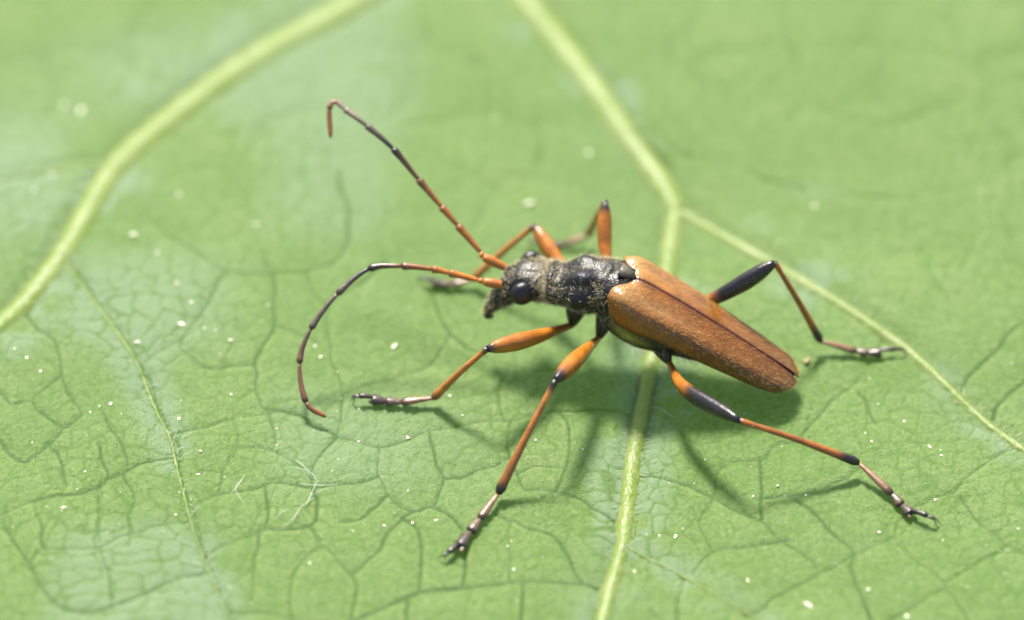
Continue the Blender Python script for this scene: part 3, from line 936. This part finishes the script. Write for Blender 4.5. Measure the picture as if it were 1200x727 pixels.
    for a, b, nn, rad_ in ((k0, k1, 150, rt * .9), (tp[0], tp[1], 50, 3), (tp[1], tp[3], 70, 4)):
        dv = b - a; dv = dv / np.linalg.norm(dv)
        for _ in range(nn):
            r0 = rng.normal(size=3); r0 -= dv * r0.dot(dv); r0 /= np.linalg.norm(r0)
            roots.append(a + (b - a) * rng.uniform(.08, .95) + r0 * rad_ * K * .8); dirs.append(dv * .9 + r0 * .8 + rng.normal(0, .2, 3))
    hair_mesh('bristles', roots, dirs, rng.uniform(.008, .018, len(roots)), .00035, (0.42, 0.24, 0.08), M_HAIR, tib, L0)
    return g


leg(10.6, 1, [(671, 381, 48), (625, 396, 68), (571, 409, 88)], (508, 461, 11), [(470, 467, 6), (452, 466, 5), (436, 464, 5), (420, 459, 11)], [(414, 469, 1), (411, 464, 2)], 'front', 11.0, 5.0)
leg(13.4, 1, [(702, 396, 46), (680, 417, 74), (651, 446, 100)], (584, 571, 10), [(562, 601, 6), (551, 615, 5), (538, 633, 5), (525, 640, 9)], [(513, 648, 1), (521, 650, 1)], 'mid', 11.5, 5.1)
leg(15.7, 1, [(784, 425, 36), (804, 457, 53), (866, 493, 75)], (1006, 538, 14), [(1046, 572, 7), (1057, 583, 5), (1069, 594, 5), (1088, 597, 11)], [(1103, 606, 1), (1100, 611, 1)], 'hind', 10.5, 4.9, True,
    'hind leg with the outer half of its femur black', .54)
leg(10.6, -1, ['auto', (655, 310, 70), (626, 265, 90)], (554, 321, 10), [(530, 327, 6), (518, 327, 5), (508, 325, 5), (498, 321, 9)], [(491, 325, 1), (489, 321, 1)], 'front', 11.0, 4.8)
leg(12.2, -1, ['auto', (709, 290, 92), (709, 237, 128)], (690, 271, 12), [(662, 279, 6), (650, 280, 5), (640, 280, 5), (628, 277, 9)], [(620, 281, 1), (619, 277, 1)], 'mid', 10.5, 4.6)
leg(15.7, -1, ['auto', (853, 342, 86), (908, 308, 120)], (962, 398, 13), [(1004, 407, 6), (1017, 408, 5), (1032, 407, 5), (1050, 402, 10)], [(1063, 407, 1), (1064, 402, 1)], 'hind', 11.0, 4.6, True,
    'hind leg with the outer half of its femur black')

# ------------------------------------------------------------------ loose bits on the leaf
def grain_mesh(seed, elong):
    r = np.random.default_rng(seed)
    v, f = ellipsoid(V((0, 0, 0)), (V((elong, 0, 0)), V((0, 1, 0)), V((0, 0, .7))), 8, 5)
    v = v * (1 + .25 * r.normal(size=(len(v), 1)).clip(-1, 1) * 0.6)
    me = bpy.data.meshes.new('pollen_grain'); me.from_pydata(v.tolist(), [], f); me.update()
    me.materials.append(M_DUST)
    return me


GM = [grain_mesh(i, e) for i, e in enumerate((1.0, 1.5, 2.4, 1.2))]
GR = [(40, 230, 5), (62, 212, 3.5), (157, 282, 5), (185, 305, 4), (208, 342, 4.5), (225, 363, 3.5), (213, 387, 5), (240, 391, 3), (253, 393, 3), (271, 403, 4.5), (162, 407, 4), (130, 478, 4.5),
      (18, 418, 3.5), (32, 427, 3.5), (48, 441, 2.5), (271, 463, 3), (106, 487, 3), (210, 493, 4), (75, 600, 3), (100, 557, 3), (206, 605, 3.5), (235, 530, 3), (232, 556, 3), (324, 499, 2.5), (369, 405, 4), (376, 417, 4),
      (462, 403, 5), (628, 509, 3), (683, 519, 2.5), (420, 510, 3), (477, 505, 2.2), (450, 608, 3.5), (478, 568, 2.5), (483, 603, 3), (511, 602, 2.5), (602, 658, 3.5), (527, 459, 4), (542, 480, 2.5), (478, 505, 2.5),
      (1097, 577, 3), (1031, 616, 4), (1018, 683, 3.5), (877, 671, 2.5), (883, 571, 3), (912, 561, 3.5), (1060, 487, 3.5), (1090, 516, 3), (1104, 526, 3.5), (955, 234, 6), (690, 175, 5), (620, 235, 6), (1022, 511, 3), (945, 571, 2.5), (773, 617, 2.5), (792, 617, 3), (744, 658, 3), (1194, 611, 3), (363, 656, 3), (95, 130, 6), (75, 120, 6), (210, 232, 6), (300, 265, 5), (948, 702, 6), (1063, 717, 5)]
for k, (x, y, r) in enumerate(GR):
    p = P(x, y, 0)
    o = bpy.data.objects.new('pollen_grain', GM[k % 4]); COL.objects.link(o)
    s = r * K * .42
    o.scale = (s, s, s)
    o.location = (p.x, p.y, leaf_z(p.x, p.y) + s * .45)
    o.rotation_euler = (random.uniform(-.3, .3), random.uniform(-.3, .3), random.uniform(0, 6))
    tag(o, 'tiny pale pollen grain lying loose on the green leaf', 'pollen grain', 'pollen grains scattered over the leaf')
# finer dust that nobody could count
vs, fs, o_ = [], [], 0
for k in range(650):
    x, y = rng.uniform(-2.4, 2.4), rng.uniform(-1.7, 1.9)
    s = K * rng.uniform(.35, .9) * (1.5 if rng.uniform() < .1 else 1)
    z = leaf_z(x, y) + s * .4
    a = rng.uniform(0, 6); e = rng.uniform(1, 2.6)
    dx, dy = math.cos(a) * s, math.sin(a) * s
    vs += [(x + dx * e, y + dy * e, z), (x - dy, y + dx, z), (x - dx * e, y - dy * e, z), (x + dy, y - dx, z), (x, y, z + s * .8), (x, y, z - s)]
    fs += [(o_ + i, o_ + (i + 1) % 4, o_ + 4) for i in range(4)] + [(o_ + (i + 1) % 4, o_ + i, o_ + 5) for i in range(4)]
    o_ += 6
dust = make_mesh('dust', np.array(vs), fs, M_DUST, smooth=False)
tag(dust, 'fine pale dust sprinkled over the green leaf', 'dust', kind='stuff')

# fibres and a dry flake
def fibre(px, rise, r=.26):
    pts3 = []
    for k, (x, y) in enumerate(px):
        p = V(P(x, y, 0)); p[2] = leaf_z(p[0], p[1]) + (1.0 + rise * math.sin(math.pi * k / (len(px) - 1))) * K
        pts3.append(p)
    pth, _ = catmull(pts3, 6)
    v, f = sweep(pth, np.full(len(pth), r * K), nseg=6)
    o = make_mesh('fibre', v - pts3[0], f, M_FIBRE); o.location = pts3[0]
    return o


for px in ([(341, 612), (352, 596), (368, 578)], [(353, 563), (378, 568), (400, 561)], [(366, 576), (380, 573), (386, 572)], [(346, 535), (356, 545), (366, 556)], [(322, 608), (330, 602), (338, 597)],
           [(283, 560), (276, 574), (284, 588)], [(372, 560), (362, 551), (345, 545)], [(270, 578), (280, 570), (286, 556)], [(358, 590), (367, 572), (372, 560)], [(330, 617), (345, 606), (350, 598)]):
    tag(fibre(px, 5), 'thin white fibre in the loose tangle caught on the leaf veins', 'fibre', 'white fibres tangled on the leaf')
tag(fibre([(760, 463), (775, 473), (792, 481)], 6), 'long fine white hair lying under the wing cases beside the thick vein', 'fibre')
tag(fibre([(796, 479), (803, 475), (812, 477)], 4), 'short curled white hair beside the black hind femur', 'fibre')
p = P(945, 420, 0)
fr = (.019, .026, .017, .024, .015, .022, .020, .013)
fv = [(r * math.cos(k * .785), r * 1.2 * math.sin(k * .785), .012 + .010 * math.sin(k * 1.9)) for k, r in enumerate(fr)] + [(0, 0, .010), (.002, 0, -.003)]
fl = make_mesh('dry_flake', fv, [(k, (k + 1) % 8, 8) for k in range(8)] + [((k + 1) % 8, k, 9) for k in range(8)], M_FLAKE, smooth=True)
fl.scale = (.65, .65, .65)
fl.location = (p.x, p.y, leaf_z(p.x, p.y) + .006)
tag(fl, 'small tan dry flake on the leaf behind the wing case tips', 'flake')
